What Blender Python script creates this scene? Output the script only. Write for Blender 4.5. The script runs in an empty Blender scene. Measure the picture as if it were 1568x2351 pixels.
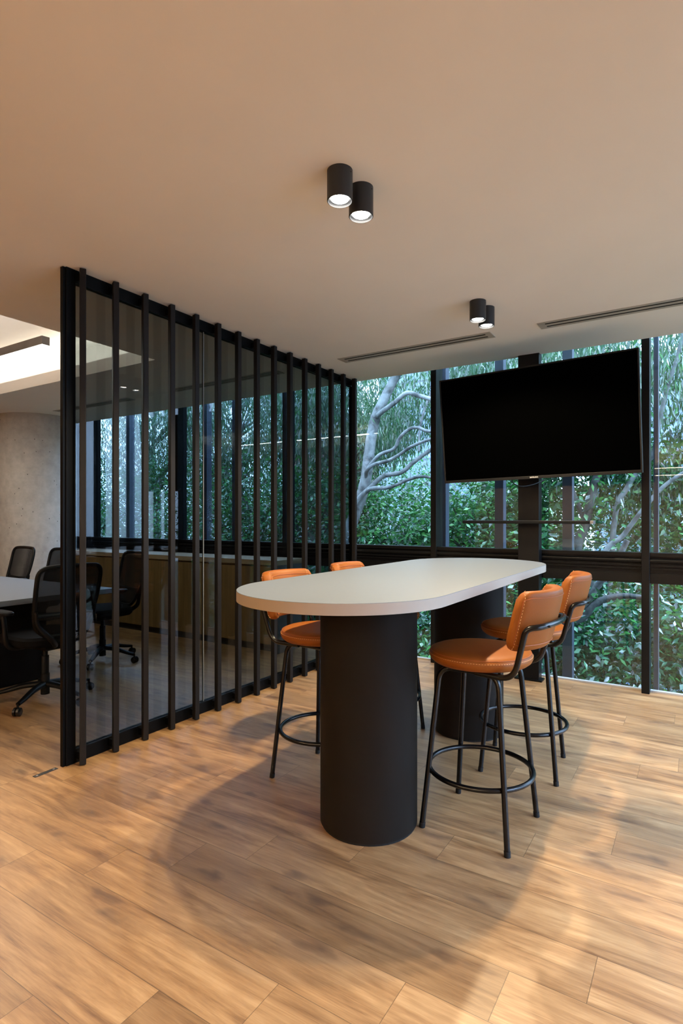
import bpy, math, random
import numpy as np
from mathutils import Vector, Matrix

PI = math.pi
scene = bpy.context.scene
COL = scene.collection
random.seed(7)

# ------------------------------------------------------------------ camera
cam_data = bpy.data.cameras.new('camera')
cam = bpy.data.objects.new('camera', cam_data)
COL.objects.link(cam)
cam.location = (0, 0, 1.33)
cam.rotation_euler = (PI / 2, 0, math.radians(32.267))
cam_data.sensor_fit = 'VERTICAL'
cam_data.sensor_height = 36.0
cam_data.lens = 20.009
cam_data.shift_y = 0.0062
cam_data.clip_start = 0.05
cam_data.clip_end = 200
scene.camera = cam

# ------------------------------------------------------------------ light levels
WORLD = 10.5
SUN = 17.0
SPOT = 84.0
SPOT_FILL = 24.0
COVE = 1.6
PENDANT = 34.0
OFFICE = 165.0
EXPOSURE = 0.40

scene.view_settings.view_transform = 'Standard'
scene.view_settings.look = 'None'
scene.view_settings.gamma = 1.0
scene.view_settings.use_curve_mapping = False
scene.view_settings.exposure = EXPOSURE
cy = scene.cycles
cy.max_bounces = 10
cy.diffuse_bounces = 5
cy.glossy_bounces = 4
cy.transparent_max_bounces = 24
cy.transmission_bounces = 4
cy.caustics_reflective = False
cy.caustics_refractive = False
cy.sample_clamp_indirect = 6.0

world = bpy.data.worlds.new('sky')
scene.world = world
world.use_nodes = True
wn = world.node_tree.nodes
wl = world.node_tree.links
bg = wn['Background']
tc = wn.new('ShaderNodeTexCoord')
sx = wn.new('ShaderNodeSeparateXYZ')
cr = wn.new('ShaderNodeValToRGB')
cr.color_ramp.elements[0].position = 0.35
cr.color_ramp.elements[0].color = (0.12, 0.16, 0.22, 1)
cr.color_ramp.elements[1].position = 0.62
cr.color_ramp.elements[1].color = (0.56, 0.71, 1.0, 1)
mr = wn.new('ShaderNodeMapRange')
mr.inputs['From Min'].default_value = -1
mr.inputs['From Max'].default_value = 1
wl.new(tc.outputs['Generated'], sx.inputs[0])
wl.new(sx.outputs['Z'], mr.inputs['Value'])
wl.new(mr.outputs[0], cr.inputs[0])
wl.new(cr.outputs[0], bg.inputs['Color'])
bg.inputs['Strength'].default_value = WORLD

sun_d = bpy.data.lights.new('sun', 'SUN')
sun_d.energy = SUN
sun_d.angle = math.radians(42)
sun_d.color = (0.56, 0.68, 1.0)
sun = bpy.data.objects.new('sun', sun_d)
COL.objects.link(sun)
sun.rotation_euler = (0, math.radians(47), math.radians(-4))

WARM = (1.0, 0.81, 0.52)
WARM2 = (1.0, 0.73, 0.46)


# ------------------------------------------------------------------ node helper
class NT:
    def __init__(self, name):
        self.m = bpy.data.materials.new(name)
        self.m.use_nodes = True
        self.t = self.m.node_tree
        self.n = self.t.nodes
        for x in list(self.n):
            self.n.remove(x)
        self.out = self.n.new('ShaderNodeOutputMaterial')

    def add(self, typ, **kw):
        nd = self.n.new(typ)
        for k, v in kw.items():
            setattr(nd, k, v)
        return nd

    def link(self, a, b):
        self.t.links.new(a, b)

    def set(self, sock, v):
        if isinstance(v, bpy.types.NodeSocket):
            self.link(v, sock)
        elif isinstance(v, (tuple, list)) and len(v) == 3 and sock.type == 'RGBA':
            sock.default_value = (*v, 1)
        else:
            sock.default_value = v

    def math(self, op, a, b=0.0, clamp=False):
        nd = self.add('ShaderNodeMath', operation=op, use_clamp=clamp)
        self.set(nd.inputs[0], a)
        self.set(nd.inputs[1], b)
        return nd.outputs[0]

    def mix(self, f, a, b, blend='MIX'):
        nd = self.add('ShaderNodeMix', data_type='RGBA', blend_type=blend)
        self.set(nd.inputs[0], f)
        self.set(nd.inputs[6], a)
        self.set(nd.inputs[7], b)
        return nd.outputs[2]

    def noise(self, vec, scale, detail=4, rough=0.5, dist=0.0):
        nd = self.add('ShaderNodeTexNoise')
        if vec is not None:
            self.link(vec, nd.inputs['Vector'])
        nd.inputs['Scale'].default_value = scale
        nd.inputs['Detail'].default_value = detail
        nd.inputs['Roughness'].default_value = rough
        nd.inputs['Distortion'].default_value = dist
        return nd.outputs['Fac']

    def ramp(self, fac, stops):
        nd = self.add('ShaderNodeValToRGB')
        els = nd.color_ramp.elements
        while len(els) < len(stops):
            els.new(0.5)
        for e, (p, c) in zip(els, stops):
            e.position = p
            e.color = (*c, 1) if len(c) == 3 else c
        self.link(fac, nd.inputs[0])
        return nd.outputs[0]

    def obj(self):
        return self.add('ShaderNodeTexCoord').outputs['Object']

    def bsdf(self, color, rough=0.5, metal=0.0, spec=0.5, bump=None, bstr=0.2, bdist=0.002, **kw):
        b = self.add('ShaderNodeBsdfPrincipled')
        self.set(b.inputs['Base Color'], color)
        self.set(b.inputs['Roughness'], rough)
        self.set(b.inputs['Metallic'], metal)
        self.set(b.inputs['Specular IOR Level'], spec)
        for k, v in kw.items():
            self.set(b.inputs[k], v)
        if bump is not None:
            bn = self.add('ShaderNodeBump')
            bn.inputs['Strength'].default_value = bstr
            bn.inputs['Distance'].default_value = bdist
            self.link(bump, bn.inputs['Height'])
            self.link(bn.outputs[0], b.inputs['Normal'])
        self.last = b
        return b.outputs[0]

    def done(self, shader):
        self.link(shader, self.out.inputs['Surface'])
        return self.m


def plain(name, color, rough=0.5, metal=0.0, spec=0.5, var=0.12, scale=8.0, bstr=0.0, bscale=200.0, **kw):
    t = NT(name)
    o = t.obj()
    n = t.noise(o, scale, 3)
    dark = tuple(c * (1 - var) for c in color)
    lite = tuple(min(1, c * (1 + var)) for c in color)
    c = t.ramp(n, [(0.3, dark), (0.7, lite)])
    b = t.noise(o, bscale, 2) if bstr else None
    return t.done(t.bsdf(c, rough, metal, spec, bump=b, bstr=bstr, **kw))


def emitter(name, color, strength):
    t = NT(name)
    e = t.add('ShaderNodeEmission')
    e.inputs[0].default_value = (*color, 1)
    e.inputs[1].default_value = strength
    return t.done(e.outputs[0])


def glass(name, tint, f0=0.04, boost=1.0, dirt=0.0):
    t = NT(name)
    lw = t.add('ShaderNodeLayerWeight')
    lw.inputs['Blend'].default_value = 0.5
    p = t.math('POWER', lw.outputs['Facing'], 4.5)
    f = t.math('MULTIPLY_ADD', p, 0.9 * boost)
    t.n[-1].inputs[2].default_value = f0
    tr = t.add('ShaderNodeBsdfTransparent')
    tr.inputs[0].default_value = (*tint, 1)
    gl = t.add('ShaderNodeBsdfGlossy')
    gl.inputs['Roughness'].default_value = 0.0
    mx = t.add('ShaderNodeMixShader')
    t.link(f, mx.inputs[0])
    t.link(tr.outputs[0], mx.inputs[1])
    t.link(gl.outputs[0], mx.inputs[2])
    return t.done(mx.outputs[0])


M = {}
M['ceiling'] = plain('ceiling_paint', (0.87, 0.865, 0.85), 0.9, spec=0.2, var=0.02, scale=1.5, bstr=0.03, bscale=90)
M['wall'] = plain('wall_paint', (0.62, 0.58, 0.52), 0.9, spec=0.2, var=0.03, scale=1.0)
M['black_metal'] = plain('black_powder_coat', (0.005, 0.005, 0.005), 0.4, 0.0, 0.2, var=0.1)
M['window_metal'] = plain('window_black_aluminium', (0.0045, 0.0044, 0.0046), 0.38, 0.0, 0.16, var=0.1)
M['screen_frame'] = plain('screen_black_frame', (0.0022, 0.0022, 0.0022), 0.45, 0.0, 0.1, var=0.1)
M['fin'] = plain('fin_dark_bronze', (0.0105, 0.0088, 0.0078), 0.55, 0.0, 0.14, var=0.06)
M['outer_post'] = plain('outer_post_grey', (0.018, 0.028, 0.042), 0.5, 0.0, 0.5, var=0.1)
M['laminate'] = plain('table_white_laminate', (0.15, 0.170, 0.202), 0.42, 0.0, 0.4, var=0.015, scale=40)
M['laminate_edge_lit'] = plain('table_edge_warm_light', (0.44, 0.38, 0.31), 0.5, 0.0, 0.35, var=0.02)  # warm lamp light on the table edge, put into a lighter beige colour
M['pedestal'] = plain('pedestal_dark_bronze', (0.009, 0.0068, 0.0052), 0.6, 0.0, 0.08, var=0.08, scale=3, bstr=0.05, bscale=300)
M['leather'] = plain('tan_leather', (0.245, 0.073, 0.010), 0.5, 0.0, 0.22, var=0.07, scale=5, bstr=0.25, bscale=420)
M['leather_seam'] = plain('tan_leather_piping', (0.32, 0.085, 0.02), 0.5, 0.0, 0.4, var=0.05)
M['thread'] = plain('tan_thread', (0.72, 0.38, 0.14), 0.7, var=0.05)
M['gloss_black'] = plain('gloss_black_paint', (0.003, 0.003, 0.0032), 0.25, 0.0, 0.3, var=0.1)
M['rubber'] = plain('black_rubber', (0.008, 0.008, 0.008), 0.7, spec=0.2)
M['screen_glass'] = glass('partition_tinted_glass', (0.50, 0.55, 0.575), 0.030, 0.8)
M['window_glass'] = glass('window_clear_glass', (0.90, 0.965, 0.985), 0.05, 0.8)
M['tv_panel'] = plain('tv_black_panel', (0.0004, 0.0004, 0.0004), 0.5, spec=0.0, var=0.0)
M['tv_bezel'] = plain('tv_dark_bezel', (0.010, 0.0095, 0.010), 0.45, spec=0.15, var=0.05)
M['logo'] = plain('logo_silver', (0.75, 0.75, 0.75), 0.3, 0.0, 0.5, var=0.0)
M['alu'] = plain('vent_aluminium', (0.42, 0.40, 0.37), 0.5, 0.1, 0.4, var=0.06)
M['void'] = plain('vent_dark_slot', (0.01, 0.01, 0.01), 0.8, spec=0.1)
M['lamp_black'] = plain('lamp_matt_black', (0.016, 0.017, 0.019), 0.4, 0.0, 0.4, var=0.05)
M['bulb'] = emitter('lamp_lens', (1.0, 0.95, 0.87), 30.0)
M['led'] = emitter('cove_led', (1.0, 0.86, 0.66), 3.5)
M['diffuser'] = emitter('pendant_diffuser', (1.0, 0.93, 0.82), 8.0)
M['lamp_grey'] = plain('pendant_grey_body', (0.16, 0.145, 0.14), 0.5, 0.3, 0.4)
M['plastic'] = plain('chair_black_plastic', (0.004, 0.0044, 0.0052), 0.42, spec=0.12)
M['seat_fabric'] = plain('chair_black_fabric', (0.0035, 0.0035, 0.004), 0.9, spec=0.08, bstr=0.3, bscale=600)
M['veneer_edge'] = plain('credenza_top_oak', (0.30, 0.22, 0.13), 0.5, spec=0.3, var=0.08)
M['plinth'] = plain('credenza_plinth', (0.02, 0.016, 0.012), 0.7)
M['bark_pale'] = None
M['steel_plate'] = plain('floor_plate_steel', (0.07, 0.065, 0.06), 0.35, 0.6, 0.5)
M['screw'] = plain('plate_screw', (0.35, 0.33, 0.31), 0.35, 0.6, 0.5)
M['ground'] = plain('garden_soil', (0.03, 0.04, 0.025), 0.95, spec=0.1, var=0.3, scale=0.5)


def wood_veneer(name, c0, c1, axis):
    t = NT(name)
    o = t.obj()
    mp = t.add('ShaderNodeMapping')
    t.link(o, mp.inputs[0])
    s = [22.0, 22.0, 22.0]
    s[axis] = 1.2
    mp.inputs['Scale'].default_value = s
    n = t.noise(mp.outputs[0], 1.6, 6, 0.6, 0.4)
    return t.done(t.bsdf(t.ramp(n, [(0.3, c0), (0.7, c1)]), 0.5, spec=0.35, bump=n, bstr=0.1))


M['veneer'] = wood_veneer('credenza_oak_veneer', (0.15, 0.085, 0.028), (0.24, 0.14, 0.05), 2)
M['wall_wood'] = wood_veneer('wall_wood_panel', (0.30, 0.12, 0.025), (0.48, 0.20, 0.05), 2)

# concrete
t = NT('column_concrete')
o = t.obj()
n1 = t.noise(o, 1.8, 6, 0.6)
n2 = t.noise(o, 14, 5, 0.6)
base = t.ramp(n1, [(0.3, (0.33, 0.315, 0.295)), (0.7, (0.50, 0.485, 0.45))])
c = t.mix(0.35, base, t.ramp(n2, [(0.3, (0.28, 0.27, 0.255)), (0.7, (0.55, 0.54, 0.51))]))
vo = t.add('ShaderNodeTexVoronoi')
t.link(o, vo.inputs['Vector'])
vo.inputs['Scale'].default_value = 13
pit = t.math('LESS_THAN', vo.outputs['Distance'], 0.075)
c = t.mix(pit, c, (0.07, 0.065, 0.06))
M['concrete'] = t.done(t.bsdf(c, 0.85, spec=0.25, bump=n2, bstr=0.25, bdist=0.004))

# oak floor (uv = metres inside the plank, face attribute pid = random per plank)
t = NT('oak_plank_floor')
uv = t.add('ShaderNodeUVMap', uv_map='plank').outputs[0]
pid = t.add('ShaderNodeAttribute', attribute_name='pid').outputs['Fac']
sp = t.add('ShaderNodeSeparateXYZ')
t.link(uv, sp.inputs[0])
U, V = sp.outputs[0], sp.outputs[1]


def vecn(su, sv, k):
    cb = t.add('ShaderNodeCombineXYZ')
    t.link(t.math('MULTIPLY', U, su), cb.inputs[0])
    t.link(t.math('MULTIPLY', V, sv), cb.inputs[1])
    t.link(t.math('MULTIPLY', pid, k), cb.inputs[2])
    return cb.outputs[0]


soft = t.noise(vecn(1.3, 5.5, 31.0), 1.7, 3, 0.5, 0.9)
# growth rings bent around knots
vk = t.add('ShaderNodeTexVoronoi', feature='F1', voronoi_dimensions='2D')
kv = t.add('ShaderNodeCombineXYZ')
t.link(t.math('ADD', t.math('MULTIPLY', U, 1.9), t.math('MULTIPLY', pid, 157.0)), kv.inputs[0])
t.link(t.math('ADD', t.math('MULTIPLY', V, 5.0), t.math('MULTIPLY', pid, 71.0)), kv.inputs[1])
wob = t.add('ShaderNodeVectorMath', operation='ADD')
t.link(kv.outputs[0], wob.inputs[0])
wn_ = t.add('ShaderNodeTexNoise')
t.link(kv.outputs[0], wn_.inputs['Vector'])
wn_.inputs['Scale'].default_value = 4.0
wsc = t.add('ShaderNodeVectorMath', operation='SCALE')
t.link(wn_.outputs['Color'], wsc.inputs[0])
wsc.inputs['Scale'].default_value = 0.35
t.link(wsc.outputs[0], wob.inputs[1])
t.link(wob.outputs[0], vk.inputs['Vector'])
vk.inputs['Scale'].default_value = 1.0
kd = vk.outputs['Distance']
kbend = t.math('MULTIPLY', t.math('POWER', t.math('SUBTRACT', 1.0, t.math('MINIMUM', kd, 1.0)), 3.0), 0.9)
ringv = t.math('ADD', t.math('MULTIPLY', V, 26.0), t.math('ADD', t.math('MULTIPLY', soft, 9.0), t.math('MULTIPLY', kbend, 4.0)))
ring = t.math('SINE', t.math('MULTIPLY', ringv, 2.1))
ring = t.math('MULTIPLY_ADD', ring, 0.5)
t.n[-1].inputs[2].default_value = 0.5
fine = t.noise(vecn(9.0, 230.0, 11.0), 1.0, 4, 0.7, 0.2)
midg = t.noise(vecn(2.6, 60.0, 23.0), 1.0, 4, 0.6, 0.6)
mott = t.noise(vecn(1.1, 8.5, 91.0), 1.3, 6, 0.60, 1.4)
g = t.math('ADD', t.math('MULTIPLY', mott, 0.55), t.math('ADD', t.math('ADD', t.math('MULTIPLY', ring, 0.045), t.math('MULTIPLY', midg, 0.20)), t.math('MULTIPLY', fine, 0.20)))
col = t.ramp(g, [(0.36, (0.155, 0.075, 0.030)), (0.46, (0.280, 0.150, 0.061)), (0.56, (0.380, 0.218, 0.094)), (0.68, (0.50, 0.315, 0.148))])
knot = t.math('SUBTRACT', 1.0, t.math('DIVIDE', kd, 0.13), clamp=True)
halo = t.math('SUBTRACT', 1.0, t.math('DIVIDE', kd, 0.50), clamp=True)
kon = t.math('GREATER_THAN', t.add('ShaderNodeSeparateColor').outputs[0], 0.42)
t.link(vk.outputs['Color'], kon.node.inputs[0].links[0].from_node.inputs[0])
col = t.mix(t.math('MULTIPLY', t.math('MULTIPLY', halo, 0.38), kon), col, (0.20, 0.115, 0.06))
col = t.mix(t.math('MULTIPLY', t.math('MULTIPLY', t.math('POWER', knot, 0.7), 0.75), kon), col, (0.115, 0.062, 0.032))
tone = t.add('ShaderNodeHueSaturation')
t.link(col, tone.inputs['Color'])
t.link(t.math('MULTIPLY_ADD', pid, 0.30), tone.inputs['Value'])
tone.inputs['Value'].links[0].from_node.inputs[2].default_value = 0.86
col = tone.outputs[0]
dv = t.math('MINIMUM', V, t.math('SUBTRACT', 0.1985, V))
du = t.math('MINIMUM', U, t.math('SUBTRACT', 1.235, U))
gap = t.math('LESS_THAN', t.math('MINIMUM', dv, du), 0.0011)
col = t.mix(t.math('MULTIPLY', gap, 0.62), col, (0.05, 0.028, 0.014))
rgh = t.math('MULTIPLY_ADD', fine, 0.12)
t.n[-1].inputs[2].default_value = 0.34
M['floor'] = t.done(t.bsdf(col, rgh, spec=0.55, bump=fine, bstr=0.10, bdist=0.001))

# chair mesh fabric: fine see-through weave
t = NT('chair_mesh_fabric')
o = t.obj()
wv = []
for ax in (1, 2):
    w = t.add('ShaderNodeTexWave', bands_direction='XYZ'[ax])
    t.link(o, w.inputs['Vector'])
    w.inputs['Scale'].default_value = 150
    wv.append(w.outputs['Fac'])
hole = t.math('MULTIPLY', t.math('GREATER_THAN', wv[0], 0.32), t.math('GREATER_THAN', wv[1], 0.32))
tr = t.add('ShaderNodeBsdfTransparent')
pr = t.bsdf((0.005, 0.005, 0.0055), 0.8, spec=0.1)
mx = t.add('ShaderNodeMixShader')
t.link(t.math('MULTIPLY', hole, 0.85), mx.inputs[0])
t.link(pr, mx.inputs[1])
t.link(tr.outputs[0], mx.inputs[2])
M['mesh'] = t.done(mx.outputs[0])


def bark(name, a, b):
    t = NT(name)
    o = t.obj()
    n = t.noise(o, 5, 5, 0.6, 0.5)
    n2 = t.noise(o, 40, 3)
    c = t.ramp(n, [(0.35, a), (0.62, b)])
    return t.done(t.bsdf(c, 0.85, spec=0.2, bump=n2, bstr=0.5, bdist=0.01))


M['bark_pale'] = bark('gum_bark', (0.035, 0.040, 0.038), (0.155, 0.175, 0.17))
M['bark_dark'] = bark('dark_bark', (0.02, 0.022, 0.02), (0.07, 0.08, 0.075))


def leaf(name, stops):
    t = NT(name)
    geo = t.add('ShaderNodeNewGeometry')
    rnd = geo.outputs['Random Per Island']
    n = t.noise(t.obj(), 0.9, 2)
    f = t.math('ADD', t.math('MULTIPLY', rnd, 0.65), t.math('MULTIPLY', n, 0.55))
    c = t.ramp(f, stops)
    b = t.bsdf(c, 0.27, spec=0.8)
    tl = t.add('ShaderNodeBsdfTranslucent')
    t.link(t.mix(0.5, c, (0.10, 0.42, 0.05)), tl.inputs[0])
    mx = t.add('ShaderNodeMixShader')
    mx.inputs[0].default_value = 0.30
    t.link(b, mx.inputs[1])
    t.link(tl.outputs[0], mx.inputs[2])
    return t.done(mx.outputs[0])


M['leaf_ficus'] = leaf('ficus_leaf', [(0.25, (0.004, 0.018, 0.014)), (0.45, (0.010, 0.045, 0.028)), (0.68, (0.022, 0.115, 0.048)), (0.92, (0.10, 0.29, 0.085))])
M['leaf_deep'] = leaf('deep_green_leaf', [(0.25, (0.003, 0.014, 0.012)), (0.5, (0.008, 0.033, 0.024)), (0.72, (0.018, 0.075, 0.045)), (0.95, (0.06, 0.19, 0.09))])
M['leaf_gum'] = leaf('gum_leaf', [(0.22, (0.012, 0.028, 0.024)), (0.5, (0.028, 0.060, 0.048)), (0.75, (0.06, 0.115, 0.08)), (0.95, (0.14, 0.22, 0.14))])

# building facade: bands and panes
t = NT('facade_panels')
o = t.obj()
bk = t.add('ShaderNodeTexBrick')
mp = t.add('ShaderNodeMapping')
mp.inputs['Rotation'].default_value = (PI / 2, 0, 0)
t.link(o, mp.inputs[0])
t.link(mp.outputs[0], bk.inputs['Vector'])
bk.offset = 0.0
bk.inputs['Scale'].default_value = 1.0
bk.inputs['Brick Width'].default_value = 1.5
bk.inputs['Row Height'].default_value = 1.1
bk.inputs['Mortar Size'].default_value = 0.05
bk.inputs['Color1'].default_value = (0.07, 0.12, 0.19, 1)
bk.inputs['Color2'].default_value = (0.13, 0.20, 0.29, 1)
bk.inputs['Mortar'].default_value = (0.03, 0.045, 0.07, 1)
M['facade'] = t.done(t.bsdf(bk.outputs['Color'], 0.3, spec=0.6))
M['facade_red'] = plain('facade_brick_red', (0.20, 0.085, 0.08), 0.8, var=0.15, scale=1.0)
M['facade_pane'] = plain('facade_window_pane', (0.20, 0.30, 0.40), 0.2, spec=0.7)


# ------------------------------------------------------------------ mesh helper
def catmull(pts, n=6, closed=False):
    P = [Vector(p) for p in pts]
    out = []
    N = len(P)
    rng = N if closed else N - 1
    for i in range(rng):
        p0 = P[(i - 1) % N] if (closed or i > 0) else P[0] * 2 - P[1]
        p1 = P[i]
        p2 = P[(i + 1) % N]
        p3 = P[(i + 2) % N] if (closed or i + 2 < N) else P[-1] * 2 - P[-2]
        for k in range(n):
            s = k / n
            out.append(0.5 * ((2 * p1) + (p2 - p0) * s + (2 * p0 - 5 * p1 + 4 * p2 - p3) * s * s + (3 * p1 - p0 - 3 * p2 + p3) * s ** 3))
    if not closed:
        out.append(P[-1])
    return out


def round_path(pts, r, n=6):
    """polyline with its inner corners rounded by radius r"""
    P = [Vector(p) for p in pts]
    out = [P[0]]
    for i in range(1, len(P) - 1):
        a, b, c = P[i - 1], P[i], P[i + 1]
        da, dc = (a - b), (c - b)
        rr = min(r, da.length * 0.49, dc.length * 0.49)
        s, e = b + da.normalized() * rr, b + dc.normalized() * rr
        for k in range(n + 1):
            q = k / n
            out.append((1 - q) ** 2 * s + 2 * q * (1 - q) * b + q * q * e)
    out.append(P[-1])
    return out


class MB:
    def __init__(self):
        self.v = []
        self.f = []

    def box(self, x0, x1, y0, y1, z0, z1):
        b = len(self.v)
        self.v += [(x0, y0, z0), (x1, y0, z0), (x1, y1, z0), (x0, y1, z0), (x0, y0, z1), (x1, y0, z1), (x1, y1, z1), (x0, y1, z1)]
        self.f += [tuple(b + i for i in q) for q in ((0, 3, 2, 1), (4, 5, 6, 7), (0, 1, 5, 4), (1, 2, 6, 5), (2, 3, 7, 6), (3, 0, 4, 7))]
        return self

    def tube(self, path, r, seg=12, closed=False, caps=True, squash=1.0):
        P = [Vector(p) for p in path]
        N = len(P)
        R = r if isinstance(r, (list, tuple)) else [r] * N
        if len(R) != N:
            R = [R[min(len(R) - 1, int(i * (len(R) - 1) / max(1, N - 1)))] * (1 - fr) + R[min(len(R) - 1, int(i * (len(R) - 1) / max(1, N - 1)) + 1)] * fr
                 for i in range(N) for fr in [(i * (len(R) - 1) / max(1, N - 1)) % 1]]
        T = []
        for i in range(N):
            a = P[(i - 1) % N] if (closed or i > 0) else P[i]
            c = P[(i + 1) % N] if (closed or i < N - 1) else P[i]
            T.append((c - a).normalized())
        up = Vector((0, 0, 1)) if abs(T[0].z) < 0.9 else Vector((1, 0, 0))
        nrm = (up - T[0] * up.dot(T[0])).normalized()
        b = len(self.v)
        for i in range(N):
            if i > 0:
                nrm = (nrm - T[i] * nrm.dot(T[i])).normalized()
            bi = T[i].cross(nrm)
            for k in range(seg):
                a = 2 * PI * k / seg
                self.v.append(tuple(P[i] + (nrm * math.cos(a) * squash + bi * math.sin(a)) * R[i]))
        for i in range(N if closed else N - 1):
            j = (i + 1) % N
            for k in range(seg):
                l = (k + 1) % seg
                self.f.append((b + i * seg + k, b + i * seg + l, b + j * seg + l, b + j * seg + k))
        if caps and not closed:
            self.f.append(tuple(b + k for k in range(seg))[::-1])
            self.f.append(tuple(b + (N - 1) * seg + k for k in range(seg)))
        return self

    def lathe(self, prof, seg=48, c=(0, 0, 0)):
        b = len(self.v)
        idx = []
        for (r, z) in prof:
            if r < 1e-6:
                idx.append([len(self.v)] * seg)
                self.v.append((c[0], c[1], c[2] + z))
            else:
                s = len(self.v)
                for k in range(seg):
                    a = 2 * PI * k / seg
                    self.v.append((c[0] + r * math.cos(a), c[1] + r * math.sin(a), c[2] + z))
                idx.append([s + k for k in range(seg)])
        for i in range(len(prof) - 1):
            for k in range(seg):
                l = (k + 1) % seg
                q = [idx[i][k], idx[i][l], idx[i + 1][l], idx[i + 1][k]]
                u = []
                for w in q:
                    if w not in u:
                        u.append(w)
                if len(u) > 2:
                    self.f.append(tuple(u))
        return self

    def prism(self, outline, z0, z1, bev=0.0):
        """outline: ccw list of (x, y); optional small top/bottom chamfer"""
        b = len(self.v)
        n = len(outline)
        c = Vector((sum(p[0] for p in outline) / n, sum(p[1] for p in outline) / n))
        rings = [(z0, bev), (z0 + bev, 0), (z1 - bev, 0), (z1, bev)] if bev else [(z0, 0), (z1, 0)]
        for z, ins in rings:
            for i, p in enumerate(outline):
                if ins:
                    a = Vector(outline[(i - 1) % n][:2])
                    d = Vector(outline[(i + 1) % n][:2])
                    tn = (d - a).normalized()
                    nn = Vector((-tn.y, tn.x))
                    self.v.append((p[0] + nn.x * ins, p[1] + nn.y * ins, z))
                else:
                    self.v.append((p[0], p[1], z))
        for r in range(len(rings) - 1):
            for i in range(n):
                j = (i + 1) % n
                self.f.append((b + r * n + i, b + r * n + j, b + (r + 1) * n + j, b + (r + 1) * n + i))
        self.f.append(tuple(b + i for i in range(n))[::-1])
        self.f.append(tuple(b + (len(rings) - 1) * n + i for i in range(n)))
        return self

    def dashes(self, path, dash, gap, r):
        P = [Vector(p) for p in path]
        L = [0.0]
        for i in range(1, len(P)):
            L.append(L[-1] + (P[i] - P[i - 1]).length)

        def at(s):
            for i in range(1, len(P)):
                if L[i] >= s:
                    f = (s - L[i - 1]) / max(1e-9, L[i] - L[i - 1])
                    return P[i - 1].lerp(P[i], f)
            return P[-1]
        s = 0.0
        while s + dash < L[-1]:
            self.tube([at(s), at(s + dash)], r, 4)
            s += dash + gap
        return self

    def build(self, name, mat, parent=None, smooth=False, bevel=0.0, loc=None, rz=0.0):
        me = bpy.data.meshes.new(name)
        me.from_pydata([tuple(v) for v in self.v], [], self.f)
        me.validate()
        me.update()
        me.materials.append(mat)
        if smooth:
            me.shade_smooth()
            try:
                me.set_sharp_from_angle(angle=math.radians(40))
            except Exception:
                pass
        ob = bpy.data.objects.new(name, me)
        COL.objects.link(ob)
        if parent:
            ob.parent = parent
        if loc:
            ob.location = loc
        ob.rotation_euler.z = rz
        if bevel:
            bv = ob.modifiers.new('bevel', 'BEVEL')
            bv.width = bevel
            bv.segments = 2
            bv.limit_method = 'ANGLE'
        return ob


def tag(o, label=None, cat=None, group=None, kind=None):
    if label:
        o['label'] = label
    if cat:
        o['category'] = cat
    if group:
        o['group'] = group
    if kind:
        o['kind'] = kind
    return o


def empty(name, loc=(0, 0, 0), rz=0.0):
    o = bpy.data.objects.new(name, None)
    o.empty_display_size = 0.1
    COL.objects.link(o)
    o.location = loc
    o.rotation_euler.z = rz
    return o


def copy_tree(o, parent=None):
    c = o.copy()
    COL.objects.link(c)
    c.parent = parent
    for ch in [x for x in scene.objects if x.parent == o]:
        copy_tree(ch, c)
    return c


def area(name, loc, sx_, sy_, power, color, rot=(0, 0, 0), parent=None, spread=PI):
    d = bpy.data.lights.new(name, 'AREA')
    d.shape = 'RECTANGLE'
    d.size = sx_
    d.size_y = sy_
    d.energy = power
    d.color = color
    d.spread = spread
    o = bpy.data.objects.new(name, d)
    COL.objects.link(o)
    o.location = loc
    o.rotation_euler = rot
    if parent:
        o.parent = parent
    return o


XL, XR, YB, YG = -9.3, 3.2, -7.0, 4.97
HC = 2.68

# ------------------------------------------------------------------ floor of planks
W, L = 0.1985, 1.235
JOINT = {-3: -1.574, -2: -1.29, -1: -1.02, 0: -0.715, 1: -0.476, 2: -0.265, 3: -1.152, 4: -0.874, 5: -0.59, 6: -0.30, 7: -0.02, 8: -0.835, 9: -0.555, 10: -0.277}
verts, faces, uvs, pids = [], [], [], []
rnd = random.Random(3)
k = int(math.floor((YB - 1.28) / W))
while 1.28 + k * W < YG + 0.03:
    y0 = 1.28 + k * W
    y1 = y0 + W
    ya, yb = max(y0, YB), min(y1, YG + 0.03)
    j = JOINT.get(k, -0.7 + 0.283 * k + rnd.uniform(-0.05, 0.05))
    x = j - math.ceil((j - XL) / L) * L
    while x < XR:
        xa, xb = max(x, XL), min(x + L, XR)
        if xb > xa + 1e-4:
            b = len(verts)
            verts += [(xa, ya, 0), (xb, ya, 0), (xb, yb, 0), (xa, yb, 0)]
            faces.append((b, b + 1, b + 2, b + 3))
            uvs += [(xa - x, ya - y0), (xb - x, ya - y0), (xb - x, yb - y0), (xa - x, yb - y0)]
            pids.append(rnd.random())
        x += L
    k += 1
me = bpy.data.meshes.new('floor')
me.from_pydata(verts, [], faces)
ul = me.uv_layers.new(name='plank')
ul.data.foreach_set('uv', np.array(uvs, dtype=np.float32).ravel())
at_ = me.attributes.new('pid', 'FLOAT', 'FACE')
at_.data.foreach_set('value', np.array(pids, dtype=np.float32))
me.materials.append(M['floor'])
fl = bpy.data.objects.new('floor', me)
COL.objects.link(fl)
tag(fl, kind='structure')
tag(MB().box(XL, XR, YB, YG + 0.03, -0.35, -0.004).build('trim_1', M['window_metal']), kind='structure')

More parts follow.
